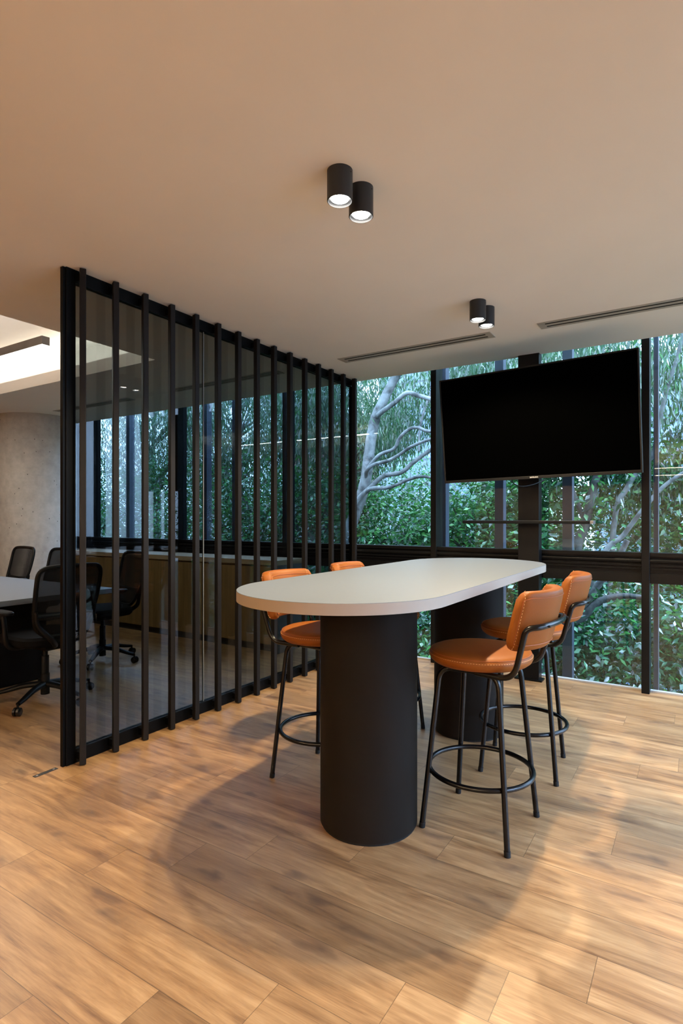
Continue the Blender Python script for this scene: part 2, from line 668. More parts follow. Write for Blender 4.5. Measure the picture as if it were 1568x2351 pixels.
# ------------------------------------------------------------------ ceiling with lit cove over the meeting table
CX0, CX1, CY0, CY1 = -8.3, -3.93, 0.3, 3.25
YC = 4.82
c = MB()
c.box(XL, XR, YB, CY0, HC, HC + 0.115)
c.box(XL, XR, CY1, YC, HC, HC + 0.115)
c.box(XL, CX0, CY0, CY1, HC, HC + 0.115)
c.box(CX1, XR, CY0, CY1, HC, HC + 0.115)
c.box(XL, XR, YB, 5.0, 3.12, 3.25)
e = 0.38
for b in ((CX0 - e - .05, CX0 - e, CY0 - e, CY1 + e), (CX1 + e, CX1 + e + .05, CY0 - e, CY1 + e), (CX0 - e, CX1 + e, CY0 - e - .05, CY0 - e), (CX0 - e, CX1 + e, CY1 + e, CY1 + e + .05)):
    c.box(*b, HC + 0.1, 3.13)
ceil = tag(c.build('ceiling', M['ceiling']), kind='structure')
for (x0, x1, y0, y1) in ((CX0, CX1, CY1 + .16, CY1 + .19), (CX0, CX1, CY0 - .19, CY0 - .16), (CX0 - .19, CX0 - .16, CY0, CY1), (CX1 + .16, CX1 + .19, CY0, CY1)):
    MB().box(x0, x1, y0, y1, HC + .116, HC + .128).build('cove_light', M['led'], ceil)
    area('cove_glow', ((x0 + x1) / 2, (y0 + y1) / 2, HC + .14), abs(x1 - x0) + .02, abs(y1 - y0) + .02,
         COVE * max(x1 - x0, y1 - y0), (1.0, 0.86, 0.66), (PI, 0, 0), ceil)

# walls
tag(MB().box(XL - .15, XL, YB, 5.0, 0, 3.0).build('wall_left', M['wall_wood']), kind='structure')
tag(MB().box(XL - .15, XR + .15, YB - .15, YB, 0, 3.0).build('wall_back', M['wall']), kind='structure')
tag(MB().box(XR, XR + .15, YB, .50, 0, 3.0).build('wall_right', M['wall']), kind='structure')
tag(MB().box(XL, -7.75, 4.75, 5.0, 0, HC).build('wall_front', M['window_metal']), kind='structure')
tag(MB().box(XL, XR, 4.93, 5.03, 2.86, 3.0).build('trim_2', M['window_metal']), kind='structure')
tag(MB().box(XL, XR, YC, YC + .012, HC, 2.88).box(XL, XR, YC, 4.95, 2.87, 2.88).build('trim_3', M['ceiling']), kind='structure')

# ------------------------------------------------------------------ window wall
def rail_bm(x0, x1):
    # stepped black transom with a rounded bar and two grooves
    m = MB()
    m.box(x0, x1, -.05, .03, .835, 1.068)
    m.box(x0, x1, -.075, -.05, 1.040, 1.068)
    m.box(x0, x1, -.065, -.05, .835, .912)
    m.box(x0, x1, -.072, -.05, .942, .952)
    m.box(x0, x1, -.072, -.05, .966, .976)
    m.tube([(x0, -.058, 1.008), (x1, -.058, 1.008)], .019, 14)
    return m


def window_bay(n, x0, x1, org, rz, wide=0.055, head=2.87):
    w = tag(empty(f'window_{n}', org, rz), kind='structure')
    h = wide / 2
    MB().box(x0 - h, x0 + h, -.095, .06, 0, head).build('mullion', M['window_metal'], w, bevel=.003)
    MB().box(x0 + h, x1 - .0275, -.006, .006, 1.06, head).build('upper_pane', M['window_glass'], w)
    MB().box(x0 + h, x1 - .0275, -.006, .006, .004, .84).build('lower_pane', M['window_glass'], w)
    rail_bm(x0 + h, x1 - .0275).build('transom', M['window_metal'], w, smooth=True)
    MB().box(x0 + h, x1 - .0275, -.02, .02, 0, .012).build('sill_strip', M['alu'], w)
    return w


BAYS = [-7.26, -5.54, -3.81, -2.08, -0.355, 1.37]
for n, x0 in enumerate(BAYS):
    x1 = BAYS[n + 1] if n + 1 < len(BAYS) else XR
    window_bay(n + 1, x0, x1, (0, YG, 0), 0.0, 0.12 if x0 in (-5.54,) else 0.055)
for q in range(5):
    window_bay(n + 2 + q, 0.06 + q * 0.87, 0.06 + (q + 1) * 0.87, (XR, YG, 0), -PI / 2)
tag(MB().box(-7.78, -7.29, 4.88, 5.0, 0, 2.87).build('trim_4', M['window_metal']), kind='structure')


def steel_column(x, label):
    s = tag(empty('steel_column', (x, 4.83, 0)), label, 'column')
    MB().box(-.085, .085, -.05, .045, 0.006, HC + .18).build('shaft', M['window_metal'], s, bevel=.004)
    MB().box(-.11, .11, -.07, .045, 0, .012).build('base_plate', M['window_metal'], s)
    return s


steel_column(-1.20, 'black steel column behind the wall television at the window')

# exterior posts just outside the glass
P_EXT = [-7.0, -5.45, -4.93, -2.17, -1.60, -0.995, -0.31, 0.4]
LBL = {-2.17: 'dark outside post just right of the mullion between leafy pane and television',
       -1.60: 'dark outside post seen below the left half of the television',
       -0.995: 'dark outside post seen below the right half of the television',
       -0.31: 'slim outside post beside the mullion right of the television',
       }
rest = ['leftmost dark outside post behind the meeting room credenza', 'second dark outside post from the left behind the meeting room glass',
        'third dark outside post from the left behind the meeting room glass', 'fourth dark outside post from the left behind the meeting room glass',
        'fifth dark outside post from the left behind the meeting room glass']
ri = 0
for x in P_EXT:
    lb = LBL.get(x)
    if lb is None:
        lb = rest[ri] if ri < 5 else 'dark outside post beyond the right edge of the glazing'
        ri += 1
    wdt = .018 if x == -0.31 else .042
    s = MB().box(-wdt, wdt, 0, .09, -4.9, 4.6).build('facade_post', M['outer_post'], loc=(x, 5.30, 0), bevel=.004)
    tag(s, lb, 'post', 'steel posts outside the window wall')

# ------------------------------------------------------------------ slatted glass partition
part = tag(empty('glass_partition', (-2.89, 3.30, 0)), 'black framed tinted glass partition lined with vertical dark fins from floor to ceiling', 'partition')
PX, PY = -2.89, 3.30


def lx(x):
    return x - PX


def ly(y):
    return y - PY


f = MB()
xa, xb = lx(-2.915), lx(-2.872)
f.box(xa, xb, ly(1.79), ly(1.845), 0, HC)
f.box(xa, xb, ly(4.745), ly(4.80), 0, HC)
f.box(xa, xb, ly(1.845), ly(4.745), 0, .075)
f.box(xa, xb, ly(1.845), ly(4.745), HC - .07, HC)
f.build('frame', M['screen_frame'], part, bevel=.003)
g_ = MB()
g_.box(lx(-2.905), lx(-2.882), ly(1.776), ly(1.79), 0, HC - .002)
g_.build('edge_channel', M['screen_frame'], part)
MB().box(lx(-2.897), lx(-2.889), ly(1.845), ly(2.798), .075, HC - .07).build('glass_pane', M['screen_glass'], part)
MB().box(lx(-2.897), lx(-2.889), ly(2.802), ly(4.745), .075, HC - .07).build('glass_pane', M['screen_glass'], part)
MB().box(lx(-2.898), lx(-2.888), ly(2.798), ly(2.802), .075, HC - .07).build('glass_joint', plain('glass_joint_silicone', (0.25, 0.27, 0.27), 0.4), part)
fins_y = [1.853 + .2035 * i for i in range(15)]
me_fin = None
for i, y in enumerate(fins_y):
    fo = MB().box(-.020, .020, -.0165, .0165, .004, HC - .006).build('fin', M['fin'], part, bevel=.004, loc=(lx(-2.822), ly(y), 0),
                                                                    rz=math.radians(-32 * 0.80 ** i))
    if me_fin is None:
        me_fin = fo.data
    else:
        fo.data = me_fin
    br = MB()
    for z in (.045, HC - .045):
        br.box(lx(-2.875), lx(-2.83), ly(y) - .008, ly(y) + .008, z - .02, z + .02)
    br.build('fin_bracket', M['screen_frame'], part)

# floor plate by the partition end
fp = tag(empty('floor_pivot_plate', (-2.897, 1.69, 0)), 'small dark metal plate let into the floor by the screen end', 'floor plate')
MB().box(-.013, .013, -.062, .062, .0006, .0028).build('plate', M['steel_plate'], fp, bevel=.0008)
for yy in (-.045, .045):
    MB().lathe([(0, .0036), (.0055, .0036), (.006, .0028), (0, .0028)], 16, (0, yy, 0)).build('screw', M['screw'], fp)


# ------------------------------------------------------------------ ceiling spotlights
def make_spot():
    s = empty('ceiling_spotlight')
    R, H = .0500, .118
    MB().lathe([(0, 0), (R, 0), (R, -H + .002), (R - .002, -H), (R - .0035, -H), (R - .004, -H + .012), (R - .012, -H + .02), (0, -H + .02)][::-1], 48).build('housing', M['lamp_black'], s, smooth=True)
    MB().lathe([(0, -H + .0075), (.033, -H + .0075), (.036, -H + .012), (0, -H + .0195)][::-1], 32).build('lens', M['bulb'], s)
    MB().tube([(R - .001, 0, -.018), (R + .0012, 0, -.018)], .0022, 8).build('grub_screw', M['rubber'], s)
    return s


def add_spot_light(root, power, color, size=150, blend=.35, rad=.022):
    d = bpy.data.lights.new('spot_beam', 'SPOT')
    d.energy = power
    d.color = color
    d.spot_size = math.radians(size)
    d.spot_blend = blend
    d.shadow_soft_size = rad
    o = bpy.data.objects.new('spot_beam', d)
    COL.objects.link(o)
    o.parent = root
    o.location = (0, 0, -.124)


spot0 = make_spot()
SP = [((-1.187, 1.868), 'black cylinder ceiling spotlight, left one of the near pair above the table', SPOT, WARM),
      ((-1.175, 2.011), 'black cylinder ceiling spotlight, right one of the near pair above the table', SPOT, WARM),
      ((-1.174, 3.448), 'black cylinder ceiling spotlight, left one of the far pair near the vents', SPOT, WARM),
      ((-1.163, 3.585), 'black cylinder ceiling spotlight, right one of the far pair near the vents', SPOT, WARM)]
BACK_FILL = [((-1.18, -2.2), 'straight behind the viewer, the nearer of two'),  # unseen spotlights added to warm and brighten the room from behind
        ((-1.18, -4.4), 'straight behind the viewer, the farther of two'), ((1.6, -2.2), 'behind the viewer on the window side, the nearer of two'),
        ((1.6, -4.4), 'behind the viewer on the window side, the farther of two'), ((-4.0, -2.2), 'behind the viewer on the meeting room side, the nearer of two'),
        ((-4.0, -4.4), 'behind the viewer on the meeting room side, the farther of two')]
for p, w in BACK_FILL:
    SP.append((p, 'added unseen fill spotlight ' + w, SPOT_FILL * 1.2, WARM2))
for i, ((x, y), lb, pw, cl) in enumerate(SP):
    s = spot0 if i == 0 else copy_tree(spot0)
    s.location = (x, y, HC)
    tag(s, lb, 'spotlight', 'black cylinder spotlights over the high table' if i < 4 else 'unseen fill spotlights added behind the viewer')
for i, s in enumerate([x for x in scene.objects if x.name.startswith('ceiling_spotlight')]):
    k = min(range(len(SP)), key=lambda q: (SP[q][0][0] - s.location.x) ** 2 + (SP[q][0][1] - s.location.y) ** 2)
    add_spot_light(s, SP[k][2], SP[k][3])


# ------------------------------------------------------------------ slot vents
def vent(x0, x1, y0, y1, label, group='slot diffusers in the ceiling', nslot=2):
    v = tag(empty('ceiling_vent', ((x0 + x1) / 2, (y0 + y1) / 2, HC)), label, 'vent', group)
    hx, hy = (x1 - x0) / 2, (y1 - y0) / 2
    fr = MB()
    fr.box(-hx, hx, -hy, -hy + .028, -.004, -.0005)
    fr.box(-hx, hx, hy - .028, hy, -.004, -.0005)
    fr.box(-hx, -hx + .045, -hy + .028, hy - .028, -.004, -.0005)
    fr.box(hx - .045, hx, -hy + .028, hy - .028, -.004, -.0005)
    fr.build('frame', M['alu'], v)
    MB().box(-hx + .045, hx - .045, -hy + .028, hy - .028, -.0012, -.0004).build('slot', M['void'], v)
    MB().box(-hx + .045, hx - .045, -.016, .016, -.004, -.0012).build('blade', M['alu'], v)
    return v


vent(-2.60, -1.29, 4.05, 4.19, 'long aluminium slot vent in the ceiling between screen and far spotlights')
vent(-0.96, 0.90, 4.05, 4.19, 'long aluminium slot vent in the ceiling running off the right edge')
vent(-6.87, -5.43, 4.10, 4.22, 'slot vent in the meeting room ceiling beside the concrete column')
vent(-4.72, -3.27, 4.07, 4.19, 'slot vent in the meeting room ceiling seen through the middle fins')


# ------------------------------------------------------------------ high table
def stadium(hw, y0, y1, n=40, p=2.0):
    o = []
    for i in range(n + 1):
        a = PI * i / n
        o.append((hw * math.cos(a), y1 - hw + hw * math.sin(a)))
    for i in range(n + 1):
        a = PI + PI * i / n
        o.append((hw * math.cos(a), y0 + hw + hw * math.sin(a)))
    return o


TX, TY = -1.24, 2.825
tb = tag(empty('high_table', (TX, TY, 0)), 'long white pill-shaped high table on two dark bronze drum legs', 'table')
ol = stadium(.44, 1.55 - TY, 4.00 - TY)
tt = MB().prism(ol, 1.003, 1.045, .0012).build('tabletop', M['laminate'], tb)
eb = MB()
no = len(ol)
for z in (1.0035, 1.0435):
    for off in (.0006,):
        for i, p in enumerate(ol):
            a_, d_ = Vector(ol[(i - 1) % no]), Vector(ol[(i + 1) % no])
            tn = (d_ - a_).normalized()
            eb.v.append((p[0] + tn.y * off, p[1] - tn.x * off, z))
for i in range(no):
    j = (i + 1) % no
    eb.f.append((i, j, no + j, no + i))
eb.build('lit_edge', M['laminate_edge_lit'], tt, smooth=True)['label'] = 'table edge tinted for warm lamp light'
for yy in (2.188 - TY, 3.463 - TY):
    pr = MB().lathe([(0, .004), (.203, .004), (.203, .010), (.213, .012), (.213, 1.002), (0, 1.002)], 96, (0, yy, 0)).build('pedestal', M['pedestal'], tb, smooth=True)
MB().lathe([(.200, .0), (.207, .0), (.207, .010), (.200, .010)], 48, (0, 2.188 - TY, 0)).build('levelling_ring', M['rubber'], tb)
MB().lathe([(.200, .0), (.207, .0), (.207, .010), (.200, .010)], 48, (0, 3.463 - TY, 0)).build('levelling_ring', M['rubber'], tb)
# socket flap on the inner face of the far pedestal
MB().box(-.05, .05, -.006, .003, .93, .985).build('socket_flap', M['rubber'], tb, loc=(-.02, 3.463 - TY - .211, 0))


# ------------------------------------------------------------------ bar stools
def make_stool():
    s = empty('bar_stool')
    # seat cushion
    MB().lathe([(0, .702), (.175, .702), (.200, .706), (.215, .718), (.2215, .732), (.2205, .744), (.212, .756), (.196, .7635), (.16, .767), (.08, .768), (0, .768)], 72).build('seat', M['leather'], s, smooth=True)
    seat = [x for x in scene.objects if x.parent == s][0]
    circ = lambda r, z, n=72: [(r * math.cos(2 * PI * i / n), r * math.sin(2 * PI * i / n), z) for i in range(n)]
    MB().tube(circ(.2135, .7545), .0019, 6, closed=True).build('piping', M['leather_seam'], seat, smooth=True)
    MB().dashes(circ(.2208, .7435, 120) + [(.2208, 0, .7435)], .0068, .0045, .0009).build('stitching', M['thread'], seat)
    # under-seat plate
    MB().lathe([(0, .684), (.11, .684), (.115, .690), (.115, .703), (0, .703)], 40).build('seat_plate', M['gloss_black'], s, smooth=True)
    # legs
    for sy in (-1, 1):
        for sx_ in (-1, 1):
            p = [(sx_ * .1875, sy * .1875, .004), (sx_ * .130, sy * .132, .690), (0, sy * .128, .690)]
            lg = MB().tube(round_path(p, .062, 8), .0118, 14).build('leg', M['gloss_black'], s, smooth=True)
            MB().tube([(sx_ * .1876, sy * .1876, .0), (sx_ * .1857, sy * .1857, .022)], .0132, 14).build('foot_cap', M['rubber'], lg, smooth=True)
    MB().tube(circ(.222, .24), .0105, 12, closed=True).build('foot_ring', M['gloss_black'], s, smooth=True)
    # back frame tube
    half = [(.04, -.150, .692), (.205, -.168, .692), (.262, -.192, .905), (.318, -.130, .912)]
    pts = half + [(.345, -.0, .914)] + [(x, -y, z) for (x, y, z) in half[::-1]]
    rp = round_path(half[:3] + [(.310, -.165, .912), (.334, -.06, .914), (.334, .06, .914), (.310, .165, .912)] + [(x, -y, z) for (x, y, z) in half[:3][::-1]], .062, 8)
    MB().tube(rp, .0118, 14).build('back_frame', M['gloss_black'], s, smooth=True)
    # backrest pad
    NS, NT_ = 36, 28

    def pad(sv, a, grow=0.0):
        y = .187 * sv
        xc = .290 - .088 * abs(sv) ** 2.3
        endf = (1 - max(0, (abs(sv) - .80) / .20) ** 2.6) ** .5 if abs(sv) < 1 else 0.0
        hh = .121 * (.55 + .45 * endf)
        th = .031 * (.30 + .70 * endf)
        ca, sa = math.cos(a), math.sin(a)
        e2 = 0.45
        u = math.copysign(abs(ca) ** e2, ca) * (th + grow)
        w = math.copysign(abs(sa) ** e2, sa) * (hh + grow)
        zc = .925
        nx, ny = 1.0, .85 * sv * abs(sv)
        q = math.hypot(nx, ny)
        return Vector((xc + u * nx / q + (w) * .24, y + u * ny / q, zc + w))
    m = MB()
    for i in range(NS + 1):
        sv = -1 + 2 * i / NS
        for kk in range(NT_):
            m.v.append(tuple(pad(sv, 2 * PI * (kk + .5) / NT_)))
    for i in range(NS):
        for kk in range(NT_):
            l = (kk + 1) % NT_
            m.f.append((i * NT_ + kk, i * NT_ + l, (i + 1) * NT_ + l, (i + 1) * NT_ + kk))
    m.f.append(tuple(range(NT_))[::-1])
    m.f.append(tuple(NS * NT_ + q for q in range(NT_)))
    bk_ = m.build('backrest', M['leather'], s, smooth=True)
    ss = bk_.modifiers.new('soft', 'SUBSURF')
    ss.levels = 1
    ss.render_levels = 1
    # seams round the outer and inner faces
    for ang in (.22, PI - .22):
        A = math.atan(math.tan(ang)) if False else ang
        path = []
        q = abs(math.pi / 2 - abs(ang - 0)) if False else 0
        top = [pad(-.94 + 1.88 * i / 24, PI / 2 - (PI / 2 - .62) * (1 if ang < 1 else -1), .0006) for i in range(25)]
        bot = [pad(.94 - 1.88 * i / 24, -PI / 2 + (PI / 2 - .62) * (1 if ang < 1 else -1), .0006) for i in range(25)]
        MB().tube(top + bot, .0017, 6, closed=True).build('piping', M['leather_seam'], bk_, smooth=True)
    for sg in (-1, 1):
        for off in (-.93, -.84):
            ln = []
            for i in range(13):
                a = (PI / 2 - .25) - (PI - .5) * i / 12
                a = PI - a if off == -.84 else a
                ln.append(pad(sg * (-off), a, .0012))
            MB().dashes(ln, .007, .0055, .0010).build('stitching', M['thread'], bk_)
    # bolts holding the pad to the tube
    for y in (-.13, .13):
        MB().tube([(.322 - .02, y, .912), (.322 + .014, y, .9125)], .0045, 10).build('bolt', M['rubber'], s, smooth=True)
    return s


st0 = make_stool()
ST = [((-.818, 2.436), math.radians(-3.5), 'tan leather bar stool right of the table, nearest to the viewer'),
      ((-.814, 3.130), math.radians(6), 'tan leather bar stool right of the table, behind the nearest one'),
      ((-1.662, 2.455), PI + math.radians(-4), 'tan leather bar stool on the screen side beside the near drum leg'),
      ((-1.665, 3.126), PI + math.radians(3), 'tan leather bar stool on the screen side, mostly hidden behind the tabletop')]
for i, (p, rz, lb) in enumerate(ST):
    s = st0 if i == 0 else copy_tree(st0)
    s.location = (p[0], p[1], 0)
    s.rotation_euler.z = rz
    tag(s, lb, 'stool', 'tan leather bar stools at the high table')

# ------------------------------------------------------------------ television
tv = empty('television')
tag(tv, 'large black wall television tilted forward on the window column, switched off', 'television')
TW, TH = 1.456, .837
rm = Matrix.Rotation(-.0529, 4, 'Z') @ Matrix.Rotation(.1017, 4, 'X') @ Matrix.Rotation(-.0150, 4, 'Y')
tv.matrix_world = Matrix.Translation((-1.068, 4.35, 2.0446)) @ rm
hw, hh = TW / 2, TH / 2
bz = MB()
bz.box(-hw, hw, -.004, .028, -hh, -hh + .022)
bz.box(-hw, hw, -.004, .028, hh - .011, hh)
bz.box(-hw, -hw + .011, -.004, .028, -hh + .022, hh - .011)
bz.box(hw - .011, hw, -.004, .028, -hh + .022, hh - .011)
bz.build('bezel', M['tv_bezel'], tv, bevel=.0015)
MB().box(-hw + .011, hw - .011, 0, .02, -hh + .022, hh - .011).build('screen', M['tv_panel'], tv)
MB().box(-hw + .01, hw - .01, .0281, .045, -hh + .01, hh - .01).build('back_cover', M['plastic'], tv, bevel=.006)
MB().box(-.40, .40, .045, .075, -.34, .05).build('electronics_housing', M['plastic'], tv, bevel=.01)
tx = bpy.data.curves.new('brand_lettering', 'FONT')
tx.body = 'SAMSUNG'
tx.size = .0135
tx.extrude = .0006
tx.align_x = 'CENTER'
tx.align_y = 'CENTER'
to = bpy.data.objects.new('brand_lettering', tx)
COL.objects.link(to)
bpy.context.view_layer.update()
dg = bpy.context.evaluated_depsgraph_get()
lm = bpy.data.meshes.new_from_object(to.evaluated_get(dg))
bpy.data.objects.remove(to)
lm.materials.clear()
lm.materials.append(M['logo'])
lo = bpy.data.objects.new('brand_lettering', lm)
COL.objects.link(lo)
lo.parent = tv
lo.location = (.0, -.0046, -hh + .011)
lo.rotation_euler = (PI / 2, 0, 0)
lo['label'] = 'small silver maker lettering'
# wall mount arm from column to set
mt = MB()
mt.box(-.20, .20, .075, .095, -.18, .18)
mt.box(-.05, .05, .095, .42, -.05, .05)
mt.build('mount_bracket', M['black_metal'], tv)
MB().tube(catmull([(-.19, .06, -.40), (-.185, .07, -.445), (-.13, .09, -.475), (-.07, .2, -.47), (-.02, .38, -.44)], 8), .004, 8).build('cable', M['rubber'], tv, smooth=True)

# thin bar below the television
sh = tag(empty('slim_bar_shelf', (-1.205, 4.66, 1.300)), 'slim black horizontal bar fixed to the column below the television', 'shelf')
MB().box(-.50, .50, -.05, .055, -.013, .013).build('bar', M['plastic'], sh, bevel=.004)
MB().box(.50, .525, -.05, .055, -.013, .013).build('end_cap', M['lamp_grey'], sh, bevel=.003)
MB().box(-.05, .05, .055, .12, -.012, .012).build('bracket', M['black_metal'], sh)

# ------------------------------------------------------------------ meeting room
cc = MB().lathe([(0, 0), (.49, 0), (.49, HC), (0, HC)], 96).build('concrete_column', M['concrete'], smooth=True, loc=(-7.62, 4.33, 0))
tag(cc, 'thick round raw concrete column in the corner of the meeting room', 'column')

mtb = tag(empty('meeting_table', (-5.6, 2.40, 0)), 'white rectangular meeting table on a solid black base behind the glass', 'table')
MB().box(-1.4, 1.4, -.65, .65, .70, .74).build('tabletop', M['laminate'], mtb, bevel=.002)
MB().box(-1.2, .98, -.35, .30, .004, .699).build('base', M['seat_fabric'], mtb)

cab = tag(empty('credenza', (-5.25, 4.60, 0)), 'long low oak credenza under the meeting room window', 'cabinet')
CW = 3.5
MB().box(-CW / 2 + .01, CW / 2 - .01, -.20, .21, .075, .865).build('carcass', M['veneer'], cab)
MB().box(-CW / 2, CW / 2, -.235, .215, .866, .915).build('worktop', M['veneer_edge'], cab, bevel=.002)
MB().box(-CW / 2 + .03, CW / 2 - .03, -.17, .18, .0, .074).build('plinth', M['plinth'], cab)
MB().box(CW / 2 - .009, CW / 2 + .001, -.225, .213, .0, .865).build('end_panel', M['lamp_grey'], cab)
nd = 7
for i in range(nd):
    x0 = -CW / 2 + .012 + i * (CW - .024) / nd
    MB().box(x0 + .002, x0 + (CW - .024) / nd - .002, -.222, -.2005, .08, .846).build('door', M['veneer'], cab, bevel=.001)

# linear pendant
pn = tag(empty('linear_pendant_lamp', (-5.51, 2.40, HC)), 'long grey linear pendant lamp hanging over the meeting table', 'lamp')
MB().box(-1.4, 1.4, -.03, .03, -.062, .0).build('housing', M['lamp_grey'], pn, bevel=.001)
MB().box(-1.395, 1.395, -.026, .026, -.0655, -.0625).build('diffuser', M['diffuser'], pn)
for x in (-1.33, 1.33):
    MB().tube([(x, 0, 0), (x, 0, .32)], .0012, 6).build('cable', M['alu'], pn)
area('pendant_glow', (0, 0, -.068), 2.8, .05, PENDANT, (1, .92, .8), (0, 0, 0), pn)
area('pendant_up', (0, 0, .006), 2.8, .05, 5.0, (1, .86, .74), (PI, 0, 0), pn)  # uplight added to brighten the cove ceiling more evenly


# office chairs; local: faces -x, back at +x
def make_chair():
    s = empty('office_chair')
    # star base
    for i in range(5):
        a = math.radians(12 + 72 * i)
        dx, dy = math.cos(a), math.sin(a)
        arm = MB().tube(catmull([(.02 * dx, .02 * dy, .125), (.14 * dx, .14 * dy, .118), (.26 * dx, .26 * dy, .090), (.325 * dx, .325 * dy, .078)], 5), [.030, .026, .021, .017], 12, squash=.75).build('base_arm', M['plastic'], s, smooth=True)
        cs = MB()
        cs.tube([(.33 * dx, .33 * dy, .085), (.33 * dx, .33 * dy, .040)], .008, 10)
        px, py = -dy, dx
        for q in (-1, 1):
            cx_, cy_ = .335 * dx + q * .014 * px, .335 * dy + q * .014 * py
            cs.tube([(cx_ - q * .009 * px, cy_ - q * .009 * py, .029), (cx_ + q * .006 * px, cy_ + q * .006 * py, .029), (cx_ + q * .010 * px, cy_ + q * .010 * py, .029)], [.029, .029, .024], 22)
        cs.build('caster', M['gloss_black'], s, smooth=True)
    MB().lathe([(0, .05), (.030, .05), (.030, .20), (.026, .20), (.026, .33), (.018, .33), (.018, .40), (0, .40)], 24).build('gas_column', M['plastic'], s, smooth=True)
    mc = MB()
    mc.box(-.09, .13, -.075, .075, .385, .435)
    mc.build('tilt_mechanism', M['plastic'], s, bevel=.012)
    lv = MB().tube([(-.02, .06, .41), (-.03, .24, .41), (-.03, .30, .395)], [.005, .005, .013, .012], 8)
    lv.build('lever', M['plastic'], s, smooth=True)
    # seat cushion: superellipse slab
    ol2 = []
    for i in range(48):
        a = 2 * PI * i / 48
        ol2.append((math.copysign(abs(math.cos(a)) ** .55, math.cos(a)) * .245 - .02, math.copysign(abs(math.sin(a)) ** .55, math.sin(a)) * .25))
    MB().prism(ol2, .435, .505, .018).build('seat', M['seat_fabric'], s, smooth=True)

    # backrest frame (rounded loop, tapered towards the bottom, leaning back)
    def bp(y, z):
        h = (z - .50) / .50
        return Vector((.215 + .045 * math.sin(h * 2.3) + .10 * h ** 1.5 + .10 * (y / .25) ** 2 * -.25, y, z))
    loop = [(0, 1.0), (.15, .997), (.205, .985), (.232, .95), (.236, .88), (.232, .78), (.222, .68), (.195, .58), (.13, .52), (.06, .505), (0, .503)]
    full = [bp(y, z) for y, z in loop] + [bp(-y, z) for y, z in loop[-2:0:-1]]
    MB().tube(catmull(full, 4, closed=True), .0155, 10, closed=True).build('back_frame', M['plastic'], s, smooth=True)
    # mesh panel
    m = MB()
    NZ, NY = 18, 12
    for i in range(NZ + 1):
        z = .515 + (.985 - .515) * i / NZ
        hwid = np.interp(z, [.503, .52, .58, .68, .78, .88, .95, .985, 1.0], [.03, .13, .195, .222, .232, .236, .232, .20, .12])
        for j_ in range(NY + 1):
            y = hwid * (-1 + 2 * j_ / NY)
            p = bp(y, z)
            m.v.append((p.x, p.y, p.z))
    for i in range(NZ):
        for j_ in range(NY):
            a = i * (NY + 1) + j_
            m.f.append((a, a + 1, a + NY + 2, a + NY + 1))
    mo = m.build('back_mesh', M['mesh'], s, smooth=True)
    sd = mo.modifiers.new('cloth', 'SOLIDIFY')
    sd.thickness = .002
    # lumbar support
    lb = [bp(-.205, .66), bp(-.12, .655), bp(0, .65), bp(.12, .655), bp(.205, .66)]
    MB().tube(catmull([p + Vector((.012, 0, 0)) for p in lb], 6), .013, 8, squash=1.9).build('lumbar_support', M['plastic'], s, smooth=True)
    # Y-shaped spine
    sp_ = MB()
    for q in (-1, 1):
        sp_.tube(catmull([bp(q * .222, .70) + Vector((.01, 0, 0)), bp(q * .20, .60) + Vector((.03, 0, 0)), Vector((.275, q * .12, .50)), Vector((.20, q * .045, .435)), Vector((.08, q * .03, .41))], 6), [.013, .017, .020, .020, .018], 10)
    sp_.build('back_support', M['plastic'], s, smooth=True)
    for q in (-1, 1):
        am = MB().tube(catmull([(.0, q * .10, .42), (.01, q * .24, .43), (.015, q * .285, .48), (.01, q * .292, .58), (-.005, q * .295, .665)], 6), [.016, .016, .018, .016, .017], 10).build('arm', M['plastic'], s, smooth=True)
        o3 = []
        for i in range(32):
            a = 2 * PI * i / 32
            o3.append((math.copysign(abs(math.cos(a)) ** .6, math.cos(a)) * .12 - .03, math.copysign(abs(math.sin(a)) ** .6, math.sin(a)) * .045 + q * .295))
        MB().prism(o3, .665, .692, .008).build('arm_pad', M['plastic'], am, smooth=True)
    return s


ch0 = make_chair()
CH = [((-4.05, 2.36), 0, 'black mesh office chair at the near end of the meeting table, back to the viewer'),
      ((-4.72, 3.30), PI / 2 - .18, 'black mesh office chair at the table corner, seen through the first fins'),
      ((-5.82, 3.25), PI / 2 - .05, 'black mesh office chair across the meeting table, cut by the partition post'),
      ((-6.52, 3.22), PI / 2 - .05, 'black mesh office chair across the meeting table in front of the concrete column'),
      ((-5.0, 1.45), -PI / 2, 'black mesh office chair on the near long side of the meeting table')]
for i, (p, rz, lb) in enumerate(CH):
    s = ch0 if i == 0 else copy_tree(ch0)
    s.location = (p[0], p[1], 0)
    s.rotation_euler.z = rz
    tag(s, lb, 'chair', 'black office chairs round the meeting table')

# ------------------------------------------------------------------ the open office behind the viewer (lights and reflections)
pl = None
for i, (x, y) in enumerate([(-3.2, -3.2), (0.2, -3.2), (-3.2, -5.4), (0.2, -5.4)]):
    o = tag(empty('linear_pendant_lamp', (x, y, 2.35)), 'linear office pendant behind the viewer, ' + ('nearer row, ' if y > -4 else 'farther row, ') + ('meeting room side' if x < -1 else 'window side'), 'lamp', 'linear pendants over the open office')
    MB().box(-1.3, 1.3, -.03, .03, 0, .05).build('housing', M['lamp_grey'], o)
    MB().box(-1.29, 1.29, -.025, .025, -.004, -.0005).build('diffuser', M['led'], o)
    for q in (-1.2, 1.2):
        MB().tube([(q, 0, .05), (q, 0, .33)], .002, 6).build('cable', M['alu'], o)
    area('pendant_up', (0, 0, .06), 2.6, .05, OFFICE * 1.0, WARM2, (PI, 0, 0), o)
    area('pendant_down', (0, 0, -.01), 2.6, .05, OFFICE * .15, WARM2, (0, 0, 0), o)

